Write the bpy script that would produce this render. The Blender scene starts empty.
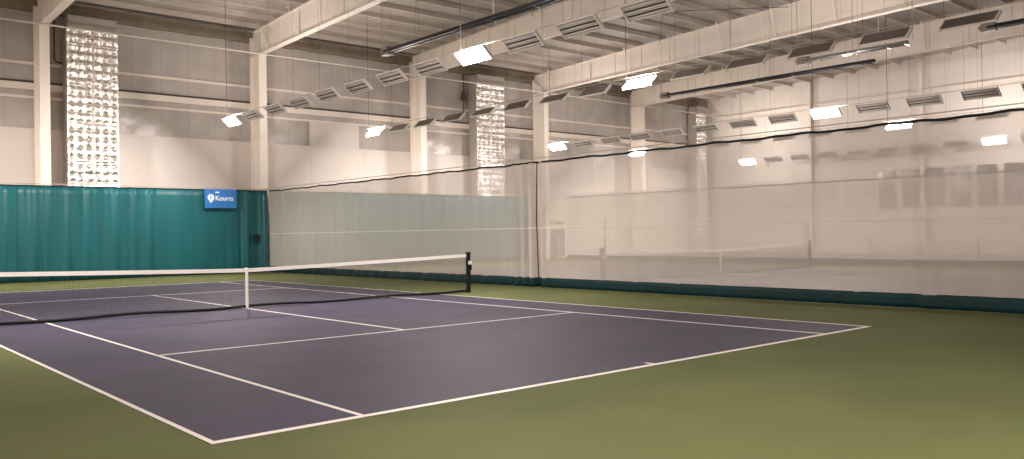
import bpy, math, random
from mathutils import Vector, Matrix
random.seed(7)
SC = bpy.context.scene
COL = SC.collection
R = math.radians

# ------------------------------------------------------------ camera
cam_d = bpy.data.cameras.new('camera'); cam = bpy.data.objects.new('camera', cam_d); COL.objects.link(cam)
yaw, pit, rol = 0.7183, 0.0048, -0.0148
fw = Vector((math.sin(yaw)*math.cos(pit), math.cos(yaw)*math.cos(pit), math.sin(pit)))
r0 = Vector((math.cos(yaw), -math.sin(yaw), 0)); u0 = r0.cross(fw)
rr = math.cos(rol)*r0 + math.sin(rol)*u0; uu = -math.sin(rol)*r0 + math.cos(rol)*u0
m = Matrix((rr, uu, -fw)).transposed().to_4x4(); m.translation = Vector((-8.0293, -18.4034, 1.6196))
cam.matrix_world = m
cam_d.sensor_width = 36; cam_d.lens = 839.61/1024*36; cam_d.clip_start = .05; cam_d.clip_end = 300
SC.camera = cam

# ------------------------------------------------------------ world and exposure
w = bpy.data.worlds.new('world'); SC.world = w; w.use_nodes = True
w.node_tree.nodes['Background'].inputs[0].default_value = (.9, .85, .8, 1)
w.node_tree.nodes['Background'].inputs[1].default_value = .05
vs = SC.view_settings
vs.view_transform = 'Standard'; vs.look = 'None'; vs.gamma = 1; vs.use_curve_mapping = False; vs.exposure = 0.0
LAMP = (1.0, .885, .825)
BEAM = 250        # watts of the reflector beam of a burning fixture
S_DOWN = 500      # radiance of a burning fixture's lens, downward
S_UP = 170         # and through the slots of its back

# ------------------------------------------------------------ materials
def mat(name, col, rough=.6, metal=0, noise=0, nscale=4, bump=0, bscale=20, spec=.5, seams=None, coat=0, stretch=None):
    M = bpy.data.materials.new(name); M.use_nodes = True
    nt = M.node_tree; b = nt.nodes['Principled BSDF']
    b.inputs['Roughness'].default_value = rough; b.inputs['Metallic'].default_value = metal
    b.inputs['Specular IOR Level'].default_value = spec
    b.inputs['Coat Weight'].default_value = coat
    c = (*col, 1)
    b.inputs['Base Color'].default_value = c
    tc = nt.nodes.new('ShaderNodeTexCoord'); src = tc.outputs['Object']
    if stretch:
        mp = nt.nodes.new('ShaderNodeMapping'); mp.inputs['Scale'].default_value = stretch
        nt.links.new(src, mp.inputs[0]); src = mp.outputs[0]
    last = None
    if noise:
        n = nt.nodes.new('ShaderNodeTexNoise'); n.inputs['Scale'].default_value = nscale; n.inputs['Detail'].default_value = 5
        nt.links.new(src, n.inputs['Vector'])
        rp = nt.nodes.new('ShaderNodeValToRGB')
        rp.color_ramp.elements[0].position = .3; rp.color_ramp.elements[1].position = .7
        rp.color_ramp.elements[0].color = (*[v*(1-noise) for v in col], 1)
        rp.color_ramp.elements[1].color = (*[min(1, v*(1+noise)) for v in col], 1)
        nt.links.new(n.outputs['Fac'], rp.inputs[0]); last = rp.outputs[0]
        nt.links.new(last, b.inputs['Base Color'])
    if seams:   # (axis index, pitch, width, strength)
        ax, pitch, width, dk = seams
        sx = nt.nodes.new('ShaderNodeSeparateXYZ'); nt.links.new(tc.outputs['Object'], sx.inputs[0])
        d = nt.nodes.new('ShaderNodeMath'); d.operation = 'DIVIDE'; d.inputs[1].default_value = pitch
        nt.links.new(sx.outputs[ax], d.inputs[0])
        fr = nt.nodes.new('ShaderNodeMath'); fr.operation = 'FRACT'; nt.links.new(d.outputs[0], fr.inputs[0])
        lt = nt.nodes.new('ShaderNodeMath'); lt.operation = 'LESS_THAN'; lt.inputs[1].default_value = width/pitch
        nt.links.new(fr.outputs[0], lt.inputs[0])
        mx = nt.nodes.new('ShaderNodeMix'); mx.data_type = 'RGBA'
        nt.links.new(lt.outputs[0], mx.inputs[0])
        if last: nt.links.new(last, mx.inputs[6])
        else: mx.inputs[6].default_value = c
        mx.inputs[7].default_value = (*[v*dk for v in col], 1)
        nt.links.new(mx.outputs[2], b.inputs['Base Color'])
    if bump:
        n2 = nt.nodes.new('ShaderNodeTexNoise'); n2.inputs['Scale'].default_value = bscale; n2.inputs['Detail'].default_value = 3
        nt.links.new(src, n2.inputs['Vector'])
        bp = nt.nodes.new('ShaderNodeBump'); bp.inputs['Strength'].default_value = bump; bp.inputs['Distance'].default_value = .05
        nt.links.new(n2.outputs['Fac'], bp.inputs['Height']); nt.links.new(bp.outputs[0], b.inputs['Normal'])
    return M

def emit(name, col, s):
    M = bpy.data.materials.new(name); M.use_nodes = True; nt = M.node_tree
    nt.nodes.remove(nt.nodes['Principled BSDF'])
    e = nt.nodes.new('ShaderNodeEmission'); e.inputs[0].default_value = (*col, 1); e.inputs[1].default_value = s
    nt.links.new(e.outputs[0], nt.nodes['Material Output'].inputs[0])
    return M

def net_fabric(name, col, cover, trans=.35):
    """fine woven netting: open holes between pale threads"""
    M = bpy.data.materials.new(name); M.use_nodes = True; nt = M.node_tree
    nt.nodes.remove(nt.nodes['Principled BSDF'])
    d = nt.nodes.new('ShaderNodeBsdfDiffuse'); d.inputs[0].default_value = (*col, 1)
    t = nt.nodes.new('ShaderNodeBsdfTranslucent'); t.inputs[0].default_value = (*col, 1)
    tr = nt.nodes.new('ShaderNodeBsdfTransparent')
    m1 = nt.nodes.new('ShaderNodeMixShader'); m1.inputs[0].default_value = trans
    m2 = nt.nodes.new('ShaderNodeMixShader')
    tc = nt.nodes.new('ShaderNodeTexCoord'); mp = nt.nodes.new('ShaderNodeMapping'); mp.inputs['Scale'].default_value = (1, 1.2, .12)
    n = nt.nodes.new('ShaderNodeTexNoise'); n.inputs['Scale'].default_value = 1.5; n.inputs['Detail'].default_value = 4
    mr = nt.nodes.new('ShaderNodeMapRange'); mr.inputs[1].default_value = .3; mr.inputs[2].default_value = .7
    mr.inputs[3].default_value = cover-.02; mr.inputs[4].default_value = cover+.02
    nt.links.new(tc.outputs['Object'], mp.inputs[0]); nt.links.new(mp.outputs[0], n.inputs['Vector'])
    nt.links.new(n.outputs['Fac'], mr.inputs[0]); nt.links.new(mr.outputs[0], m2.inputs[0])
    nt.links.new(d.outputs[0], m1.inputs[1]); nt.links.new(t.outputs[0], m1.inputs[2])
    nt.links.new(tr.outputs[0], m2.inputs[1]); nt.links.new(m1.outputs[0], m2.inputs[2])
    nt.links.new(m2.outputs[0], nt.nodes['Material Output'].inputs[0])
    return M

M = {}
M['green_floor'] = mat('green_floor', (.098, .112, .046), .75, noise=.12, nscale=.5, spec=.03)
M['purple'] = mat('purple', (.049, .0455, .070), .64, noise=.14, nscale=.9, spec=.06)
M['line'] = mat('line', (.64, .59, .56), .6)
M['liner'] = mat('liner', (.68, .63, .585), .6, noise=.03, nscale=.5, seams=(0, 3.05, .02, .8))
M['sheet'] = mat('sheet', (.46, .425, .395), .33, noise=.10, nscale=1.2, bump=.5, bscale=2.2, seams=(0, 1.22, .03, .8), spec=.6)
M['endwall'] = mat('endwall', (.72, .67, .62), .55, noise=.04, nscale=.6, seams=(1, 1.22, .025, .82))
M['steel'] = mat('steel', (.76, .69, .62), .5, noise=.04, nscale=1)
M['roof'] = mat('roof', (.36, .325, .29), .6, noise=.08, nscale=.8, bump=.3, bscale=1.5)
M['purlin'] = mat('purlin', (.52, .46, .41), .5)
M['eave'] = mat('eave', (.23, .19, .14), .7, noise=.15, nscale=2)
M['foil'] = mat('foil', (.92, .90, .87), .22, metal=.9, noise=.06, nscale=6, bump=.9, bscale=9)
M['foil_seam'] = mat('foil_seam', (.5, .46, .42), .4, metal=.6)
M['vinyl'] = mat('vinyl', (.006, .088, .100), .45, noise=.10, nscale=1.5, bump=.25, bscale=3, stretch=(1, 1, .25), spec=.3)
M['vinyl_hem'] = mat('vinyl_hem', (.004, .026, .028), .6, noise=.12, nscale=2, spec=.2)
M['black'] = mat('black', (.008, .010, .011), .6, spec=.25)
M['cable'] = mat('cable', (.05, .04, .035), .5)
M['pale_cable'] = mat('pale_cable', (.42, .37, .31), .5)
M['pipe'] = mat('pipe', (.76, .70, .64), .4)
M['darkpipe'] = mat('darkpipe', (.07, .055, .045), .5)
M['netcord'] = mat('netcord', (.02, .022, .022), .8)
M['white'] = mat('white', (.88, .85, .81), .55)
M['fix_grey'] = mat('fix_grey', (.40, .37, .335), .45)
M['fix_back'] = mat('fix_back', (.15, .13, .115), .5)
M['fix_white'] = mat('fix_white', (.80, .76, .70), .35)
M['fix_dark'] = mat('fix_dark', (.07, .062, .055), .5)
M['tube_off'] = mat('tube_off', (.62, .58, .54), .3)
M['lens_down'] = emit('lens_down', LAMP, S_DOWN)
M['lens_up'] = emit('lens_up', LAMP, S_UP)
M['heater'] = mat('heater', (.035, .035, .04), .35, metal=.5)
M['silver'] = mat('silver', (.75, .74, .74), .22, metal=1)
M['blue'] = mat('blue', (.014, .14, .42), .5, noise=.06, nscale=3)
M['sign_white'] = mat('sign_white', (.62, .72, .80), .5)
M['glass'] = mat('glass', (.045, .04, .038), .15)
M['winframe'] = mat('winframe', (.16, .14, .12), .5)
M['greybox'] = mat('greybox', (.24, .23, .23), .5)
M['mesh'] = net_fabric('mesh', (.57, .515, .47), .64)
M['mesh_seam'] = net_fabric('mesh_seam', (.74, .70, .65), .78)

# ------------------------------------------------------------ helpers
class MB:
    def __init__(s): s.v = []; s.f = []; s.smooth = False
    def box(s, x0, y0, z0, x1, y1, z1):
        b = len(s.v)
        s.v += [(x, y, z) for z in (z0, z1) for y in (y0, y1) for x in (x0, x1)]
        s.f += [tuple(b+i for i in q) for q in ((0,2,3,1),(4,5,7,6),(0,1,5,4),(2,6,7,3),(0,4,6,2),(1,3,7,5))]
        return s
    def prism(s, pts, d, thick):
        """polygon pts extruded by vector d*thick"""
        b = len(s.v); n = len(pts); d = Vector(d)*thick
        s.v += [tuple(p) for p in pts] + [tuple(Vector(p)+d) for p in pts]
        s.f += [tuple(b+i for i in range(n))[::-1], tuple(b+n+i for i in range(n))]
        s.f += [(b+i, b+(i+1) % n, b+n+(i+1) % n, b+n+i) for i in range(n)]
        return s
    def bar(s, a, c, wd, ht=None, n=4, cap=True):
        """bar from a to c; n=4 square, else round of diameter wd"""
        a = Vector(a); c = Vector(c); d = (c-a).normalized()
        up = Vector((0, 0, 1)) if abs(d.z) < .95 else Vector((0, 1, 0))
        x = d.cross(up).normalized(); y = x.cross(d)
        ht = ht or wd; b = len(s.v)
        for p in (a, c):
            for i in range(n):
                t = 2*math.pi*(i+.5)/n; k = 1/math.cos(math.pi/n) if n == 4 else 1
                s.v.append(tuple(p + x*(math.cos(t)*wd/2*k) + y*(math.sin(t)*ht/2*k)))
        s.f += [(b+i, b+(i+1) % n, b+n+(i+1) % n, b+n+i) for i in range(n)]
        if cap: s.f += [tuple(b+i for i in range(n))[::-1], tuple(b+n+i for i in range(n))]
        return s
    def tube(s, pts, dia, n=8):
        pts = [Vector(p) for p in pts]; b = len(s.v)
        for k, p in enumerate(pts):
            d = (pts[min(k+1, len(pts)-1)]-pts[max(k-1, 0)]).normalized()
            up = Vector((0, 0, 1)) if abs(d.z) < .9 else Vector((0, 1, 0))
            x = d.cross(up).normalized(); y = x.cross(d)
            for i in range(n):
                t = 2*math.pi*i/n; s.v.append(tuple(p + (x*math.cos(t)+y*math.sin(t))*dia/2))
        for k in range(len(pts)-1):
            s.f += [(b+k*n+i, b+k*n+(i+1) % n, b+(k+1)*n+(i+1) % n, b+(k+1)*n+i) for i in range(n)]
        e = b+(len(pts)-1)*n
        s.f += [tuple(b+i for i in range(n))[::-1], tuple(e+i for i in range(n))]
        return s
    def grid(s, P):
        b = len(s.v); nr = len(P); nc = len(P[0])
        for r in P: s.v += [tuple(p) for p in r]
        for i in range(nr-1):
            for j in range(nc-1):
                a = b+i*nc+j; s.f.append((a, a+1, a+nc+1, a+nc))
        return s
    def build(s, name, material, parent=None, smooth=False):
        me = bpy.data.meshes.new(name); me.from_pydata(s.v, [], s.f); me.update()
        if smooth:
            for p in me.polygons: p.use_smooth = True
        me.materials.append(material)
        o = bpy.data.objects.new(name, me); COL.objects.link(o)
        if parent: o.parent = parent
        return o

def tag(o, label=None, cat=None, group=None, kind=None):
    if label: o['label'] = label
    if cat: o['category'] = cat
    if group: o['group'] = group
    if kind: o['kind'] = kind
    return o
def empty(name, loc=(0, 0, 0)):
    o = bpy.data.objects.new(name, None); o.empty_display_size = .2; COL.objects.link(o); o.location = loc; return o
def copy_tree(o, parent=None):
    c = o.copy(); COL.objects.link(c); c.parent = parent
    for ch in list(o.children):
        copy_tree(ch, c)
    return c
ORD = ['first', 'second', 'third', 'fourth', 'fifth', 'sixth', 'seventh', 'eighth', 'ninth', 'tenth', 'eleventh', 'twelfth']

# ------------------------------------------------------------ the hall
X0, X1, Y0, Y1 = -9.45, 45.7, -20.1, 20.1
RIDGE = -4.0
def ztop(y):   # top of the rafters
    return 11.4 + .04*(19.2-y) if y >= RIDGE else 11.4 + .04*(19.2-RIDGE) - .04*(RIDGE-y)
def zbot(y):   # underside of the rafters
    return 10.22 + .024*(19.2-y) if y >= RIDGE else 10.22 + .024*(19.2-RIDGE) - .024*(RIDGE-y)
PUR = .22

floor = MB().box(X0, Y0, -.2, X1, Y1, 0).build('floor', M['green_floor']); tag(floor, 'olive green hard court floor around the purple courts', 'floor', kind='structure')
def quad(x0, y0, x1, y1, z0, z1): return MB().box(x0, y0, z0, x1, y1, z1)
for cx in (0, 18.3, 36.6):
    quad(cx-5.485, -11.885, cx+5.485, 11.885, 0, .003).build('court_surface', M['purple'], floor)
    L = .05
    segs = [(-5.485, -11.885, -5.435, 11.885), (5.435, -11.885, 5.485, 11.885), (-4.115, -11.885, -4.065, 11.885), (4.065, -11.885, 4.115, 11.885),
            (-5.435, -11.885, 5.435, -11.80), (-5.435, 11.80, 5.435, 11.885), (-4.115, -6.425, 4.115, -6.375), (-4.115, 6.375, 4.115, 6.425),
            (-.025, -6.4, .025, 6.4), (-.025, -11.8, .025, -11.68), (-.025, 11.68, .025, 11.8)]
    for k, (a, b, c, d) in enumerate(segs):
        quad(cx+a, b, cx+c, d, .003, .006+.0003*(k % 4)).build('court_line', M['line'], floor)

# back wall: smooth liner below, hanging insulation sheets above
wb = MB().box(X0, Y1, 0, X1, Y1+.2, 11.6).build('wall_back', M['steel']); tag(wb, 'tall back wall with cream lower liner and grey sheeting above', 'wall', kind='structure')
quad(X0+.01, Y1-.10, X1-.01, Y1-.002, .0, 6.17).build('liner', M['liner'], wb)
def sheets():
    bays = [(-9.1, .0), (.0, 9.15), (9.15, 18.3), (18.3, 27.45), (27.45, 36.6), (36.6, 45.6)]
    g = MB()
    for a, b in bays:
        nx, nz = 40, 24
        z0 = 6.17 if True else 0; z1 = 10.9
        g.grid([[(a+(b-a)*j/nx, Y1-.03-.03*math.sin(3.1*(a+(b-a)*j/nx))*math.sin(i*.7)**2-.02*math.sin(i*math.pi/6)**2, z0+(z1-z0)*i/nz) for j in range(nx+1)] for i in range(nz+1)])
    return g
sheets().build('insulation_sheet', M['sheet'], wb, True)
MB().box(12.1, Y1-.12, 6.17, 14.95, Y1-.07, 7.42).build('patch_panel', M['liner'], wb)
# end wall far right
we = MB().box(X1, Y0, 0, X1+.2, Y1+.2, 12.8).build('wall_right', M['endwall']); tag(we, 'white panelled end wall beyond the third court', 'wall', kind='structure')
wl = MB().box(X0-.2, Y0, 0, X0, Y1+.2, 12.8).build('wall_left', M['endwall']); tag(wl, 'white side wall beside the near court', 'wall', kind='structure')
wf = MB().box(X0-.2, Y0-.2, 0, X1+.2, Y0, 12).build('wall_front', M['liner']); tag(wf, 'cream wall behind the near baseline', 'wall', kind='structure')
# ceiling
g = MB(); e = ztop(Y1)+PUR; rdg = ztop(RIDGE)+PUR; e2 = ztop(Y0)+PUR
ceil = g.prism([(X0-.2, Y1+.2, e), (X0-.2, RIDGE, rdg), (X0-.2, Y0-.2, e2), (X0-.2, Y0-.2, e2+.3), (X0-.2, RIDGE, rdg+.3), (X0-.2, Y1+.2, e+.3)], (1, 0, 0), X1-X0+.4)
ceil = ceil.build('ceiling', M['roof']); tag(ceil, 'shallow sloped roof lined with pale insulation', 'ceiling', kind='structure')
# windows in the end wall
for k in range(6):
    yc = 6.32-1.48*k
    o = MB().box(X1-.09, yc-.54, 2.88, X1-.001, yc+.54, 5.28).build('window_%d' % (k+1), M['winframe'])
    tag(o, 'dark viewing window in the end wall', 'window', kind='structure')
    MB().box(X1-.11, yc-.50, 2.92, X1-.09, yc+.50, 5.23).build('pane', M['glass'], o)

# ------------------------------------------------------------ steel frames
def frame(x, label):
    root = tag(empty('steel_frame', (x, 0, 0)), label, 'steel frame', 'steel portal frames')
    def column(sgn, y_in, y_out):
        c = MB()
        top_in = zbot(y_in)
        c.box(-.185, min(y_in, y_in+.03*sgn), 0, .185, max(y_in, y_in+.03*sgn), top_in)            # inner flange
        c.box(-.185, min(y_out, y_out-.03*sgn), 0, .185, max(y_out, y_out-.03*sgn), top_in+.9)       # outer flange
        a, b = sorted((y_in+.03*sgn, y_out-.03*sgn)); c.box(-.012, a, 0, .012, b, top_in)             # web
        c.box(-.20, min(y_in-.05*sgn, y_out), top_in-.03, .20, max(y_in-.05*sgn, y_out), top_in)  # cap plate
        c.box(-.2, min(y_in-.05*sgn, y_in+.3*sgn), 0, .2, max(y_in-.05*sgn, y_in+.3*sgn), .03)
        c.build('column', M['steel'], root)
    column(1, 18.85, 19.86); column(-1, -18.85, -19.86)
    ys = [19.86, 18.85] + [18.85-1.9*k for k in range(1, 12)] + [RIDGE] + [RIDGE-2.1*k for k in range(1, 7)] + [-18.85, -19.86]
    ys = sorted(set(ys), reverse=True)
    g = MB()
    for a, b in zip(ys[:-1], ys[1:]):
        for (za, zb_, zc, zd, hw) in ((zbot(a), zbot(b), zbot(a)+.03, zbot(b)+.03, .16), (ztop(a)-.03, ztop(b)-.03, ztop(a)-.002, ztop(b)-.002, .16), (zbot(a)+.03, zbot(b)+.03, ztop(a)-.03, ztop(b)-.03, .012)):
            g.prism([(-hw, a, za), (-hw, b, zb_), (-hw, b, zd), (-hw, a, zc)], (1, 0, 0), 2*hw)
    for y in ys[1:-1]:
        g.box(-.05, y-.012, zbot(y)+.03, .05, y+.012, ztop(y)-.03)   # web stiffeners
    g.build('rafter', M['steel'], root)
    for k in range(12):
        y = 18.0-3.0*k
        for s in (-1, 1):
            if y > -19: MB().bar((s*.14, y, zbot(y)+.05), (s*.62, y, ztop(y)-.01), .05, .012).build('flange_brace', M['pipe'], root)
    return root
for k, (x, lb) in enumerate([(-9.15, 'cream steel frame against the left wall'), (0, 'leftmost cream steel frame in view, left of the foil covered duct'),
        (9.15, 'cream steel frame whose column stands above the corner of the green curtain'), (18.3, 'cream steel frame just left of the second foil covered duct'),
        (27.45, 'cream steel frame just right of the second foil covered duct'), (36.6, 'cream steel frame farthest down the back wall before the hall corner')]):
    if x > -9: frame(x, lb)

# end wall posts
for k, (y, lb) in enumerate([(11.5, 'pale end wall post, the one nearer the far corner'), (4.0, 'pale end wall post, the one nearer the right edge'), (-3.5, 'pale end wall post right of the others')]):
    r_ = tag(empty('wall_post', (X1-.2, y, 0)), lb, 'post', 'posts along the end wall')
    c = MB().box(-.17, -.14, 0, -.15, .14, ztop(y)-.05).box(.17, -.14, 0, .19, .14, ztop(y)-.05).box(-.15, -.01, 0, .17, .01, ztop(y)-.05)
    c.build('post_shaft', M['steel'], r_); MB().box(-.2, -.18, 0, .2, .18, .025).build('base_plate', M['steel'], r_)
# eave beam, girts, pipe on the back wall
o = MB().box(X0+.02, 19.87, 10.92, X1-.3, 20.06, 11.36).box(X0+.02, 19.7, 11.33, X1-.3, 19.87, 11.38).build('eave_beam', M['eave']); tag(o, 'dark brown eave beam along the top of the back wall', 'beam')
for z, h, pr_, mt, lb in ((8.82, .09, .12, 'steel', 'slim cream rail highest on the back wall sheeting'), (7.45, .07, .12, 'steel', 'slim cream rail lowest on the back wall sheeting')):
    o = MB().box(X0+.02, Y1-.05-pr_, z-h/2, X1-.3, Y1-.05, z+h/2).box(X0+.02, Y1-.05-pr_, z-h/2-.03, X1-.3, Y1-.03-pr_, z-h/2).build('wall_rail', M[mt]); tag(o, lb, 'rail', 'rails on the back wall')
o = MB().box(X0+.02, 19.88, 7.72, X1-.3, 20.05, 7.74).box(X0+.02, 19.88, 7.98, X1-.3, 20.05, 8.0).box(X0+.02, 19.87, 7.72, X1-.3, 19.89, 8.0).build('wall_beam', M['steel'])
tag(o, 'deep cream channel beam between the two slim wall rails', 'beam')
o = MB().box(X0+.02, 19.90, 8.0, X1-.3, 20.05, 8.09).build('beam_shadow_strip', M['darkpipe']); o.name = 'painted_shadow'; tag(o, 'thin dark strip standing for the shadow on top of the deep wall beam', 'rail')  # no real rail: dark strip modelled as the shadow above the beam
o = MB().bar((X0+.02, 18.73, 10.18), (X1-.3, 18.73, 10.18), .07, n=10).build('sprinkler_pipe', M['pipe'], None, True); tag(o, 'long pale pipe running across all columns near the roof', 'pipe')
for z, lb in ((10.15, 'upper cream rail along the end wall'), (8.1, 'lower cream rail along the end wall')):
    o = MB().box(X1-.10, -19, z-.05, X1-.001, 19, z+.05).build('wall_rail', M['steel']); tag(o, lb, 'rail', 'rails on the end wall')
    o.data.transform(Matrix.Translation((0, 0, 0)))
# purlins
k = 0; y = 19.0; pmesh = None
Ptop = []
while y > -19.5:
    g = MB(); z = ztop(y)
    g.box(X0+.02, y-.008, z+.008, X1-.02, y+.008, z+PUR-.008).box(X0+.02, y-.008, z, X1-.02, y+.085, z+.008).box(X0+.02, y-.085, z+PUR-.012, X1-.02, y+.008, z+PUR-.004)
    o = g.build('roof_purlin', M['purlin']); tag(o, 'thin pale steel purlin crossing under the roof lining', 'purlin', 'roof purlins')
    y -= 1.52
# rod bracing under the roof
for n_, (xa, xb, ya, yb) in enumerate([(9.3, 18.2, 9.9, 2.3), (18.4, 27.3, 9.9, 2.3), (27.6, 36.5, 9.9, 2.3), (9.3, 18.2, 2.3, 9.9), (18.4, 27.3, 2.3, 9.9), (27.6, 36.5, 2.3, 9.9)]):
    z = 11.15 if n_ < 3 else 11.22
    o = MB().bar((xa, ya, ztop(ya)-.15 - (.05 if n_ > 2 else 0)), (xb, yb, ztop(yb)-.15-(.05 if n_ > 2 else 0)), .03, n=6).build('brace_rod', M['darkpipe'])
    tag(o, ['dark diagonal roof rod between the second and third frames, falling toward camera', 'dark diagonal roof rod between the third and fourth frames, falling toward camera', 'dark diagonal roof rod between the fourth and fifth frames, falling toward camera',
            'dark diagonal roof rod between the second and third frames, crossing the other rod', 'dark diagonal roof rod between the third and fourth frames, crossing the other rod', 'dark diagonal roof rod between the fourth and fifth frames, crossing the other rod'][n_], 'rod', 'roof bracing rods')

# ------------------------------------------------------------ foil covered ducts
def foil_duct(x0, x1, label, yf=19.12, z1=10.25):
    root = tag(empty('foil_duct', ((x0+x1)/2, yf, 0)), label, 'duct', 'foil covered ducts on the back wall')
    W = x1-x0; h = W/2
    nx = 48; nz = 420
    P = []
    for i in range(nz+1):
        z = z1*i/nz; row = []
        for j in range(nx+1):
            u = W*j/nx
            lx = (u % h)/h if j < nx else 1
            cx_ = abs(math.sin(lx*math.pi*3)); cz = abs(math.sin(z*math.pi/.36))
            seam = min(1, abs(((u+h/2) % h)-h/2)/.05) * min(1, abs(((z+.8) % 1.6)-.8)/.05)
            edge = min(1, min(u, W-u)/.06)
            b = (.085+.02*math.sin(3.1*z+7*u)*math.sin(1.7*z))*(cx_*cz)**.8*min(1, seam+.35) + .015*seam
            jit = .012*math.sin(17*u+5*z)*math.sin(11*z+3*u)
            row.append((-W/2+u, -(b+jit)*edge, z))
        P.append(row)
    MB().grid(P).build('foil_cover', M['foil'], root, True)
    MB().box(-W/2+.01, .001, 0, W/2-.01, 19.86-yf, z1+.02).build('duct_body', M['foil_seam'], root)
    MB().box(-.02, -.085, 0, .02, -.01, z1).build('centre_seam', M['foil'], root)
    for k in range(7):
        z = .8*0+1.6*k+.8
        if z < z1: MB().box(-W/2, -.065, z-.015, W/2, -.01, z+.015).build('cross_seam', M['foil_seam'], root)
    MB().box(-W/2+.05, -.06, z1+.02, W/2-.05, 19.86-yf-.05, z1+.55).build('top_collar', M['roof'], root)
    return root
foil_duct(.86, 2.82, 'silver quilted foil duct cover at the left, rising above the green curtain')
foil_duct(22.2, 24.3, 'silver quilted foil duct cover in the middle, seen partly through the white mesh')
foil_duct(42.95, 44.1, 'narrow silver quilted foil duct cover near the far hall corner')

# dark pipes beside ducts
o = MB().tube([(.55, 19.75, 10.9), (.55, 19.75, 9.1), (.58, 19.75, 8.97), (.70, 19.75, 8.92), (.84, 19.75, 8.92)], .07).build('drain_pipe', M['darkpipe'], None, True); tag(o, 'thin dark pipe bending into the leftmost foil duct', 'pipe')
g = MB().tube([(21.85, 19.72, 10.9), (21.85, 19.72, 8.6)], .07)
r_ = tag(empty('valve_pipe', (21.85, 19.88, 8.6)), 'dark vertical pipe with a bulky valve left of the middle foil duct', 'pipe')
MB().tube([(0, 0, 2.3), (0, 0, 0)], .07).build('pipe', M['darkpipe'], r_, True)
MB().box(-.12, -.1, .75, .12, .1, 1.05).box(-.08, -.08, 1.05, .08, .08, 1.3).build('valve', M['darkpipe'], r_)

# ------------------------------------------------------------ lights
def make_fixture(lit, blind):
    """suspended fluorescent fixture; x is its width, y its length"""
    root = empty('suspended_light', (0, 0, 0))
    Lh, Wh = .58, .20
    g = MB()
    lamps = [-.13, 0, .13]
    # reflector strips with open slots for the tubes
    edges = [(-.20, -.155), (-.105, -.025), (.025, .105), (.155, .20)]
    for a, b in edges:
        mdl = (a+b)/2
        g.prism([(a, -Lh, .0), (mdl, -Lh, -.03), (b, -Lh, .0), (mdl, -Lh, .012)], (0, 1, 0), 2*Lh)
    g.build('reflector', M['fix_grey'], root)
    for s in (-1, 1): MB().box(min(s*Wh, s*(Wh+.015)), -Lh, -.025, max(s*Wh, s*(Wh+.015)), Lh, .018).build('side_rail', M['fix_white'], root)
    for s in (-1, 1):
        MB().box(-Wh-.02, min(s*Lh, s*(Lh+.035)), -.055, Wh+.02, max(s*Lh, s*(Lh+.03)), .03).build('end_cap', M['fix_white'], root)
    for u in lamps:
        MB().bar((u, -Lh, -.015), (u, Lh, -.015), .04, n=8).build('tube', M['tube_off'], root, True)
    for u in (-.065, .065):
        MB().box(u-.014, -Lh, -.042, u+.014, Lh, -.031).build('ballast_cover', M['fix_dark'], root)
    if blind:
        MB().box(-.195, -Lh, .014, .195, Lh, .026).build('back_plate', M['fix_back'], root)
    if lit:
        ld = bpy.data.lights.new('reflector_beam', 'AREA'); ld.shape = 'RECTANGLE'; ld.size = .38; ld.size_y = 1.14; ld.energy = BEAM; ld.color = LAMP; ld.spread = R(140)
        lo = bpy.data.objects.new('reflector_beam', ld); COL.objects.link(lo); lo.parent = root; lo.location = (0, 0, -.052)
        MB().grid([[(-.19, .57, -.048), (-.19, -.57, -.048)], [(.19, .57, -.048), (.19, -.57, -.048)]]).build('lower_lens', M['lens_down'], root)
        MB().grid([[(-.19, -.57, .034), (-.19, .57, .034)], [(.19, -.57, .034), (.19, .57, .034)]]).build('upper_lens', M['lens_up'], root)
    return root
def hang(root, x, y, z, tilt, cord):
    """two-point suspension at the far end, up to the roof"""
    inv = Matrix.Rotation(-tilt, 4, 'Y')
    top = ztop(y+.58)+PUR+.004
    a = inv @ Vector((0, .58, .05)); b = inv @ Vector((0, .58, top-z))
    # keep the drop vertical in the world
    a = inv @ Vector((0, .55, .03)); 
    MB().bar(a, b, cord, n=6).build('hanging_cord', M['cable'], root)
rows = [  # x, tilt, first k, last k, row name
    ('A', 5.8, 1, -3, 8, 'nearest row', 12.0),
    ('B', 12.5, -1, -6, 8, 'second row', 0),
    ('C', 24.1, 1, -4, 8, 'row just above the divider', 0),
    ('D', 30.8, -1, -4, 8, 'fourth row behind mesh', 0),
    ('E', 42.4, 1, -4, 8, 'farthest row behind mesh', 0)]
proto = {}
TILT = R(42)
ZL = 6.33
YB, DY = -1.15, 1.95
for code, x, side, k0, k1, rn, _ in rows:
    for k in range(k0, k1+1):
        lit = k in (0, 8)
        key = (lit,)
        y = YB + DY*k
        if key not in proto:
            proto[key] = make_fixture(lit, not lit); root = proto[key]
        else:
            src = proto[key]
            root = src.copy(); COL.objects.link(root)
            for ch in list(src.children):
                if ch.name.startswith('hanging_cord'): continue
                c = ch.copy(); COL.objects.link(c); c.parent = root
        jit = random.uniform(-.05, .05)
        root.location = (x, y, ZL); tl = side*TILT + (0 if lit else jit); root.rotation_euler = (0, tl, 0)
        if lit:
            lab = ('glowing ceiling light at the %s end of the %s' % ('far', rn)) if k == 8 else 'glowing ceiling light in the middle of the %s' % rn
        elif k > 0:
            lab = 'unlit light in the %s, %s past its nearer glowing one' % (rn, ORD[k-1])
        else:
            lab = 'unlit light in the %s, %s before its nearer glowing one' % (rn, ORD[-k-1])
        tag(root, lab, 'ceiling light', 'hanging lights in the '+rn)
        hang(root, x, y, ZL, tl, .022 if lit else .007)
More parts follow.
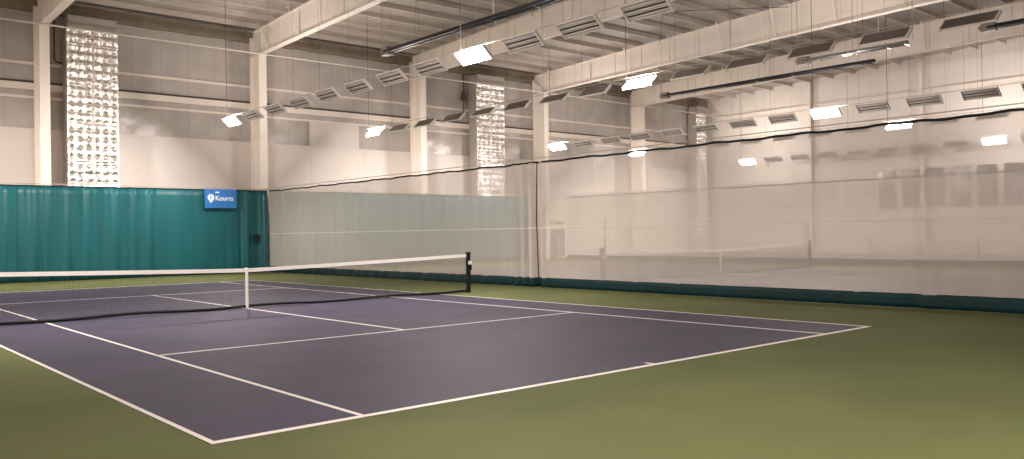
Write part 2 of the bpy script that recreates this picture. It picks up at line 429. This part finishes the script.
# burning lights of the same rows that hang outside the picture but light the hall
for x, side, ys_ in ((-5.8, -1, (14.45, -1.15, -16.75)),):
    for y in ys_:
        src = proto[(True,)]; root = src.copy(); COL.objects.link(root)
        for ch in list(src.children):
            if ch.name.startswith('hanging_cord'): continue
            c = ch.copy(); COL.objects.link(c); c.parent = root
        root.location = (x, y, ZL); root.rotation_euler = (0, side*TILT, 0)
        tag(root, 'glowing ceiling light outside the picture', 'ceiling light', 'glowing lights outside the picture')
        hang(root, x, y, ZL, side*TILT, .022)
# conduits linking each row
for code, x, side, k0, k1, rn, _ in rows:
    o = MB().bar((x+.024, YB+DY*k0-1, ZL+.22), (x+.024, YB+DY*8+.8, ZL+.22), .022, n=6).build('light_conduit', M['pale_cable'])
    tag(o, 'thin conduit linking the fixtures of the '+rn, 'conduit', 'conduits of the light rows')

# ------------------------------------------------------------ radiant heaters
def heater(x, ya, yb, z, label, silver=False):
    root = tag(empty('radiant_heater', (x, ya, z)), label, 'heater', 'tube heaters under the roof')
    Lg = yb-ya
    g = MB()
    for u in (-.11, .11): g.bar((u, 0, -.05), (u, Lg, -.05), .09, n=10)
    g.bar((-.11, Lg, -.05), (.11, Lg, -.05), .09, n=10)
    g.build('burner_tube', M['silver'] if silver else M['heater'], root, True)
    prof = [(-.17, -.05), (-.13, .03), (-.05, .06), (.05, .06), (.13, .03), (.17, -.05)]
    P = [[(u, yy, v) for u, v in prof] for yy in (0, Lg)]
    P2 = [[(u*1.03, yy, v+.012) for u, v in prof][::-1] for yy in (0, Lg)]
    MB().grid(P).grid(P2).build('reflector_hood', M['silver'] if silver else M['heater'], root)
    MB().box(-.15, -.25 if Lg < 0 else 0, -.16, .15, .2, .14).box(-.07, .2, -.06, .07, .3, .06).build('burner_box', M['winframe'], root)
    for s_ in (.25, Lg*.5, Lg-.2):
        yw = ya+s_
        MB().bar((0, s_, .10), (0, s_, (ztop(yw) if abs(x/9.15-round(x/9.15)) > .1 else zbot(yw))-z), .03, n=6).build('hanger', M['pale_cable'], root)
    for s_ in [Lg*q/6 for q in range(7)]:
        MB().box(-.18, s_-.015, -.11, .18, s_+.015, -.096).build('hood_bracket', M['silver'], root)
    return root
heater(9.15, 8.2, -4.2, 8.5, 'long dark tube heater in the upper middle, above the near divider')
heater(27.45, 9.7, -1.6, 8.82, 'long dark tube heater beyond the tan rafter, above the far divider')
heater(23.55, -.5, -4.7, 8.5, 'short shiny silver tube heater at upper right', True)
heater(23.45, -7.5, -15, 8.5, 'dark tube heater at the upper right edge')

# ------------------------------------------------------------ green back curtains
def wave(x, seed=0):
    a = math.sin(x*8.3+1.5*math.sin(x*1.7)+seed)
    return (.085*a*abs(a)**.3+.03*math.sin(x*17.7+1.3+seed)+.03*math.sin(x*4.3+2.1))
def back_curtain(xa, xb, y, label, amp, top=3.77, zb=.02):
    root = tag(empty('backdrop_curtain', ((xa+xb)/2, y, 0)), label, 'curtain', 'green curtains behind the baselines')
    n = int((xb-xa)*22); cx = (xa+xb)/2
    P = []
    for i in range(13):
        z = zb+(top-zb)*i/12
        row = []
        for j in range(n+1):
            x = xa+(xb-xa)*j/n
            row.append((x-cx, (wave(x, .15*i/12)*amp(x))*(1-.35*i/12), z))
        P.append(row)
    o = MB().grid(P).build('curtain_panel', M['vinyl'], root, True)
    so = o.modifiers.new('thickness', 'SOLIDIFY'); so.thickness = .006
    Pt = [[(xa+(xb-xa)*j/n-cx, wave(xa+(xb-xa)*j/n, .15)*amp(xa+(xb-xa)*j/n)*.65-.008, top-.05+.06*i) for j in range(n+1)] for i in range(2)]
    MB().grid(Pt).build('top_hem', M['vinyl_hem'], root, True)
    return root
def ampA(x):
    if x < 3.5: return .95
    if x < 7.7: return .95-.75*min(1, (x-3.5)/1.2)
    return 1.3
back_curtain(-9.3, 7.92, 18.38, 'wide teal green curtain hanging behind the near court', ampA)
rc = back_curtain(7.88, 9.02, 18.30, 'narrow dark green curtain in the corner by the mesh divider', lambda x: 1.25)
MB().box(-.14, -.075, 1.42, .16, -.05, 1.75).build('vent_patch', M['black'], rc)
back_curtain(9.2, 25.4, 18.38, 'green curtain behind the middle court, seen through the mesh', lambda x: .7)
o = MB().bar((X0+.02, 18.36, 3.83), (25.5, 18.36, 3.83), .035, n=8).build('curtain_cable', M['pale_cable']); tag(o, 'pale support cable along the top of the green curtains', 'cable')

# ------------------------------------------------------------ mesh divider curtains
def divider(x, ya, yb, label, seed, gather=None):
    """ya > yb; hangs along y"""
    root = tag(empty('divider_curtain', (x, (ya+yb)/2, 0)), label, 'curtain', 'mesh divider curtains')
    cy = (ya+yb)/2; n = int(abs(ya-yb)*18)
    def off(y, t):
        a = (.020 if seed < 1 else .012)*math.sin(y*4.1+seed)+(.014 if seed < 1 else .007)*math.sin(y*9.3+seed*2)
        if gather is not None:
            d = abs(y-gather)
            gw = 1.5 if y > gather else .55
            if d < gw: a += .17*(1-d/gw)*math.sin(d*17+.5)*(1-.15*t)
        a += .05*math.exp(-((y+11.2)/.5)**2)*math.sin(y*9) if seed < 2 else 0
        return a
    def dip(y): return .012*math.sin(y*2.9+seed)+.008*math.sin(y*7.7)
    zs = [.285+(3.72-.285)*i/10 for i in range(11)]
    P = [[(off(ya+(yb-ya)*j/n, i/10), ya+(yb-ya)*j/n-cy, z+(dip(ya+(yb-ya)*j/n) if i == 10 else 0)) for j in range(n+1)] for i, z in enumerate(zs)]
    MB().grid(P).build('mesh_panel', M['mesh'], root, True)
    Pb = [[(off(ya+(yb-ya)*j/n, 0)*(1.15-.4*i/3) - .004, ya+(yb-ya)*j/n-cy, .012+.285*i/3) for j in range(n+1)] for i in range(4)]
    o = MB().grid(Pb).build('bottom_band', M['vinyl_hem'], root, True)
    so = o.modifiers.new('thickness', 'SOLIDIFY'); so.thickness = .006
    MB().tube([(off(ya+(yb-ya)*j/n, 1), ya+(yb-ya)*j/n-cy, 3.735+dip(ya+(yb-ya)*j/n)) for j in range(0, n+1, 3)], .06, 6).build('top_binding', M['black'], root, True)
    Ps = [[(off(ya+(yb-ya)*j/n, .4)-.006, ya+(yb-ya)*j/n-cy, 1.76+.03*i) for j in range(n+1)] for i in range(2)]
    MB().grid(Ps).build('seam_tape', M['mesh_seam'], root, True)
    return root
divider(9.08, 18.2, -.06, 'white mesh divider curtain on the left, running back to the green curtain', 0.3, 0)
d2 = divider(9.08, -.14, -17.5, 'white mesh divider curtain on the right, running out of the picture', 1.1, 0)
MB().tube([(-.07, -.14+.06+17.5-8.68, 3.7), (-.10, 17.44-8.68, 2.0), (-.08, 17.40-8.68, .3)], .035, 6).build('edge_rope', M['black'], d2)
divider(27.45, 17.2, .02, 'mesh divider curtain between middle and far courts, its far half', 2.3)
divider(27.45, -.06, -17.5, 'mesh divider curtain between middle and far courts, its near half', 2.9)
for x, lb in ((9.08, 'thin cable stretched just above the near mesh divider'), (27.45, 'thin cable stretched just above the far mesh divider')):
    o = MB().bar((x, 18.7 if x < 10 else 18, 3.86), (x, -17.6, 3.86), .025, n=6).build('divider_cable', M['pale_cable']); tag(o, lb, 'cable', 'divider cables')

# ------------------------------------------------------------ tennis nets
def net_z(x):  # height of the cord
    a = abs(x)/6.4
    return .914+(1.07-.914)*(a**1.15)
def make_net():
    root = empty('tennis_net')
    Z0 = .075
    def off(x, t): return .03*math.sin(x*1.1)*math.sin(math.pi*t)+.02*math.sin(x*2.7+1)*(1-t)
    g = MB(); n = 280; dz = .0445; th = .0032
    for i in range(n+1):
        x = -6.33+12.66*i/n; zt = net_z(x)-.06
        m_ = 4
        g_pts = [(x, off(x, q/m_), Z0+(zt-Z0)*q/m_) for q in range(m_+1)]
        for a, b in zip(g_pts[:-1], g_pts[1:]): g.bar(a, b, th, cap=False)
    r = 0
    while Z0+dz*(r+1) < 1.0:
        z = Z0+dz*(r+1); pts = []
        for i in range(0, n+1, 8):
            x = -6.33+12.66*i/n; zt = net_z(x)-.06
            if z < zt: pts.append((x, off(x, (z-Z0)/(zt-Z0)), z))
            else:
                if len(pts) > 1:
                    for a, b in zip(pts[:-1], pts[1:]): g.bar(a, b, th, cap=False)
                pts = []
        for a, b in zip(pts[:-1], pts[1:]): g.bar(a, b, th, cap=False)
        r += 1
    g.build('netting', M['netcord'], root)
    nb = 64
    P = []
    for s in (-1, 1):
        P = [[(-6.34+12.68*j/nb, s*.012, net_z(-6.34+12.68*j/nb)-.085+(.085)*i) for j in range(nb+1)] for i in range(2)]
        if s < 0: g = MB()
        g.grid(P)
    g.grid([[(-6.34+12.68*j/nb, s*.012, net_z(-6.34+12.68*j/nb)) for j in range(nb+1)] for s in (-1, 1)])
    g.build('headband', M['white'], root)
    g = MB().tube([(-6.34+12.68*j/nb, off(-6.34+12.68*j/nb, 0), .055+.015*math.sin(j*.4)) for j in range(nb+1)], .074, 6)
    g.build('bottom_band', M['black'], root, True)
    MB().box(-.03, -.02, .0, .03, -.014, .93).box(-.03, .014, .0, .03, .02, .93).box(-.03, -.02, .916, .03, .02, .93).build('centre_strap', M['white'], root)
    MB().box(-.05, -.03, .0065, .05, .03, .03).build('strap_anchor', M['silver'], root)
    for s in (-1, 1):
        p = MB().box(s*6.42-.045, -.045, 0, s*6.42+.045, .045, 1.10).box(s*6.42-.055, -.055, 1.06, s*6.42+.055, .055, 1.12).build('net_post', M['black'], root)
        MB().box(s*6.42+.045*s-.03, -.06, .62, s*6.42+.045*s+.03, .02, .86).build('winch', M['black'], p)
        MB().box(s*6.42-.03, -.062, .78, s*6.42+.075, -.045, .88).build('post_label', M['white'], p)
        MB().bar((s*6.35, 0, .06), (s*6.35, 0, 1.05), .02, n=6).build('lacing_rod', M['black'], root)
    return root
net = make_net(); tag(net, 'tennis net with white headband across the near purple court', 'tennis net', 'tennis nets')
n2 = copy_tree(net); n2.location = (18.3, 0, 0); tag(n2, 'tennis net on the middle court, hazy behind the first mesh', 'tennis net', 'tennis nets')
n3 = copy_tree(net); n3.location = (36.6, 0, 0); tag(n3, 'faint tennis net on the farthest court, behind both meshes', 'tennis net', 'tennis nets')
# scorekeeper pole beside net 2
r_ = tag(empty('score_pole', (11.86, -.16, 0)), 'thin upright score pole beside the left post of the middle net', 'score pole')
MB().bar((0, 0, .02), (0, 0, 1.93), .035, n=8).build('pole', M['darkpipe'], r_, True)
MB().bar((0, 0, 1.70), (0, 0, 1.78), .07, n=8).build('collar', M['darkpipe'], r_)
MB().bar((0, 0, 1.93), (0, 0, 2.0), .075, n=8).build('finial', M['darkpipe'], r_)
MB().box(-.06, -.06, 0, .06, .06, .02).build('base', M['darkpipe'], r_)

# ------------------------------------------------------------ things on the far walls
r_ = tag(empty('equipment_rack', (29.3, 19.55, 0)), 'pale open rack by the back wall, seen through the mesh right of the gather', 'rack')
for s in (-1, 1):
    for t in (-.2, .2): MB().box(s*.5-.03, t-.02, 0, s*.5+.03, t+.02, 1.85).build('upright', M['liner'], r_)
for z in (.1, .5, .95, 1.4, 1.8): MB().box(-.5, -.22, z, .5, .22, z+.04).build('shelf', M['liner'], r_)
MB().box(-.5, .2, .05, .5, .23, 1.85).build('back_panel', M['greybox'], r_)
o = MB().box(28.8, 19.86, 2.24, 29.8, 20.0, 2.31).build('wall_ledge', M['darkpipe']); tag(o, 'short dark ledge on the wall above the pale rack', 'ledge')
def wall_box(loc, w_, h_, axis, label):
    r_ = tag(empty('notice_board', loc), label, 'board')
    if axis == 'y':
        MB().box(-w_/2, -.06, 0, w_/2, 0, h_).build('board', M['greybox'], r_); f_ = MB().box(-w_/2-.03, -.07, -.03, w_/2+.03, -.0, 0).box(-w_/2-.03, -.07, h_, w_/2+.03, 0, h_+.03)
    else:
        MB().box(-.06, -w_/2, 0, 0, w_/2, h_).build('board', M['greybox'], r_); f_ = MB().box(-.07, -w_/2-.03, -.03, 0, w_/2+.03, 0).box(-.07, -w_/2-.03, h_, 0, w_/2+.03, h_+.03)
    f_.build('board_frame', M['winframe'], r_)
wall_box((36.75, 20.0, .98), 1.1, 1.35, 'y', 'grey board on the back wall above the left half of the middle net')
wall_box((X1-.001, 11.75, .62), .75, 1.5, 'x', 'grey board on the end wall above the right post of the middle net')
wall_box((X1-.001, 3.85, .68), .8, 1.35, 'x', 'grey board on the end wall below the viewing windows')

# ------------------------------------------------------------ banner
def text_mesh(body, size, depth, material, parent, name, loc, bold=0.0):
    cu = bpy.data.curves.new(name, 'FONT'); cu.body = body; cu.size = size; cu.extrude = depth; cu.align_x = 'LEFT'; cu.offset = bold
    t = bpy.data.objects.new(name, cu); COL.objects.link(t)
    dg = bpy.context.evaluated_depsgraph_get(); me = bpy.data.meshes.new_from_object(t.evaluated_get(dg))
    bpy.data.objects.remove(t)
    me.name = name; me.materials.clear(); me.materials.append(material)
    o = bpy.data.objects.new(name, me); COL.objects.link(o); o.parent = parent
    o.rotation_euler = (math.pi/2, 0, 0); o.location = loc
    return o
bn = tag(empty('banner', (6.80, 18.22, 2.94)), 'bright blue banner with white lettering hung on the green curtain', 'banner')
MB().box(-.72, -.008, 0, .72, .008, .84).build('banner_sheet', M['blue'], bn)
text_mesh('Kourts', .295, .003, M['sign_white'], bn, 'lettering', (-.25, -.014, .34), .007)
pts = []
for i in range(25):
    t = math.pi*(-.18)+ (math.pi*1.36)*i/24
    pts.append((-.44+.15*math.cos(t), -.012, .47+.15*math.sin(t)))
pts.append((-.44, -.012, .21))
MB().prism(pts, (0, -1, 0), .006).build('pin_emblem', M['sign_white'], bn)
MB().box(-.475, -.022, .36, -.455, -.019, .56).box(-.455, -.022, .54, -.40, -.019, .56).box(-.40, -.022, .45, -.385, -.019, .56).box(-.455, -.022, .44, -.40, -.019, .46).build('emblem_letter', M['blue'], bn)
MB().box(-.24, -.013, .67, -.06, -.010, .73).build('top_mark', M['sign_white'], bn)
for s in (-.69, .69):
    MB().bar((s, 0, .82), (s, .1, .90), .015, n=6).build('tie', M['white'], bn)
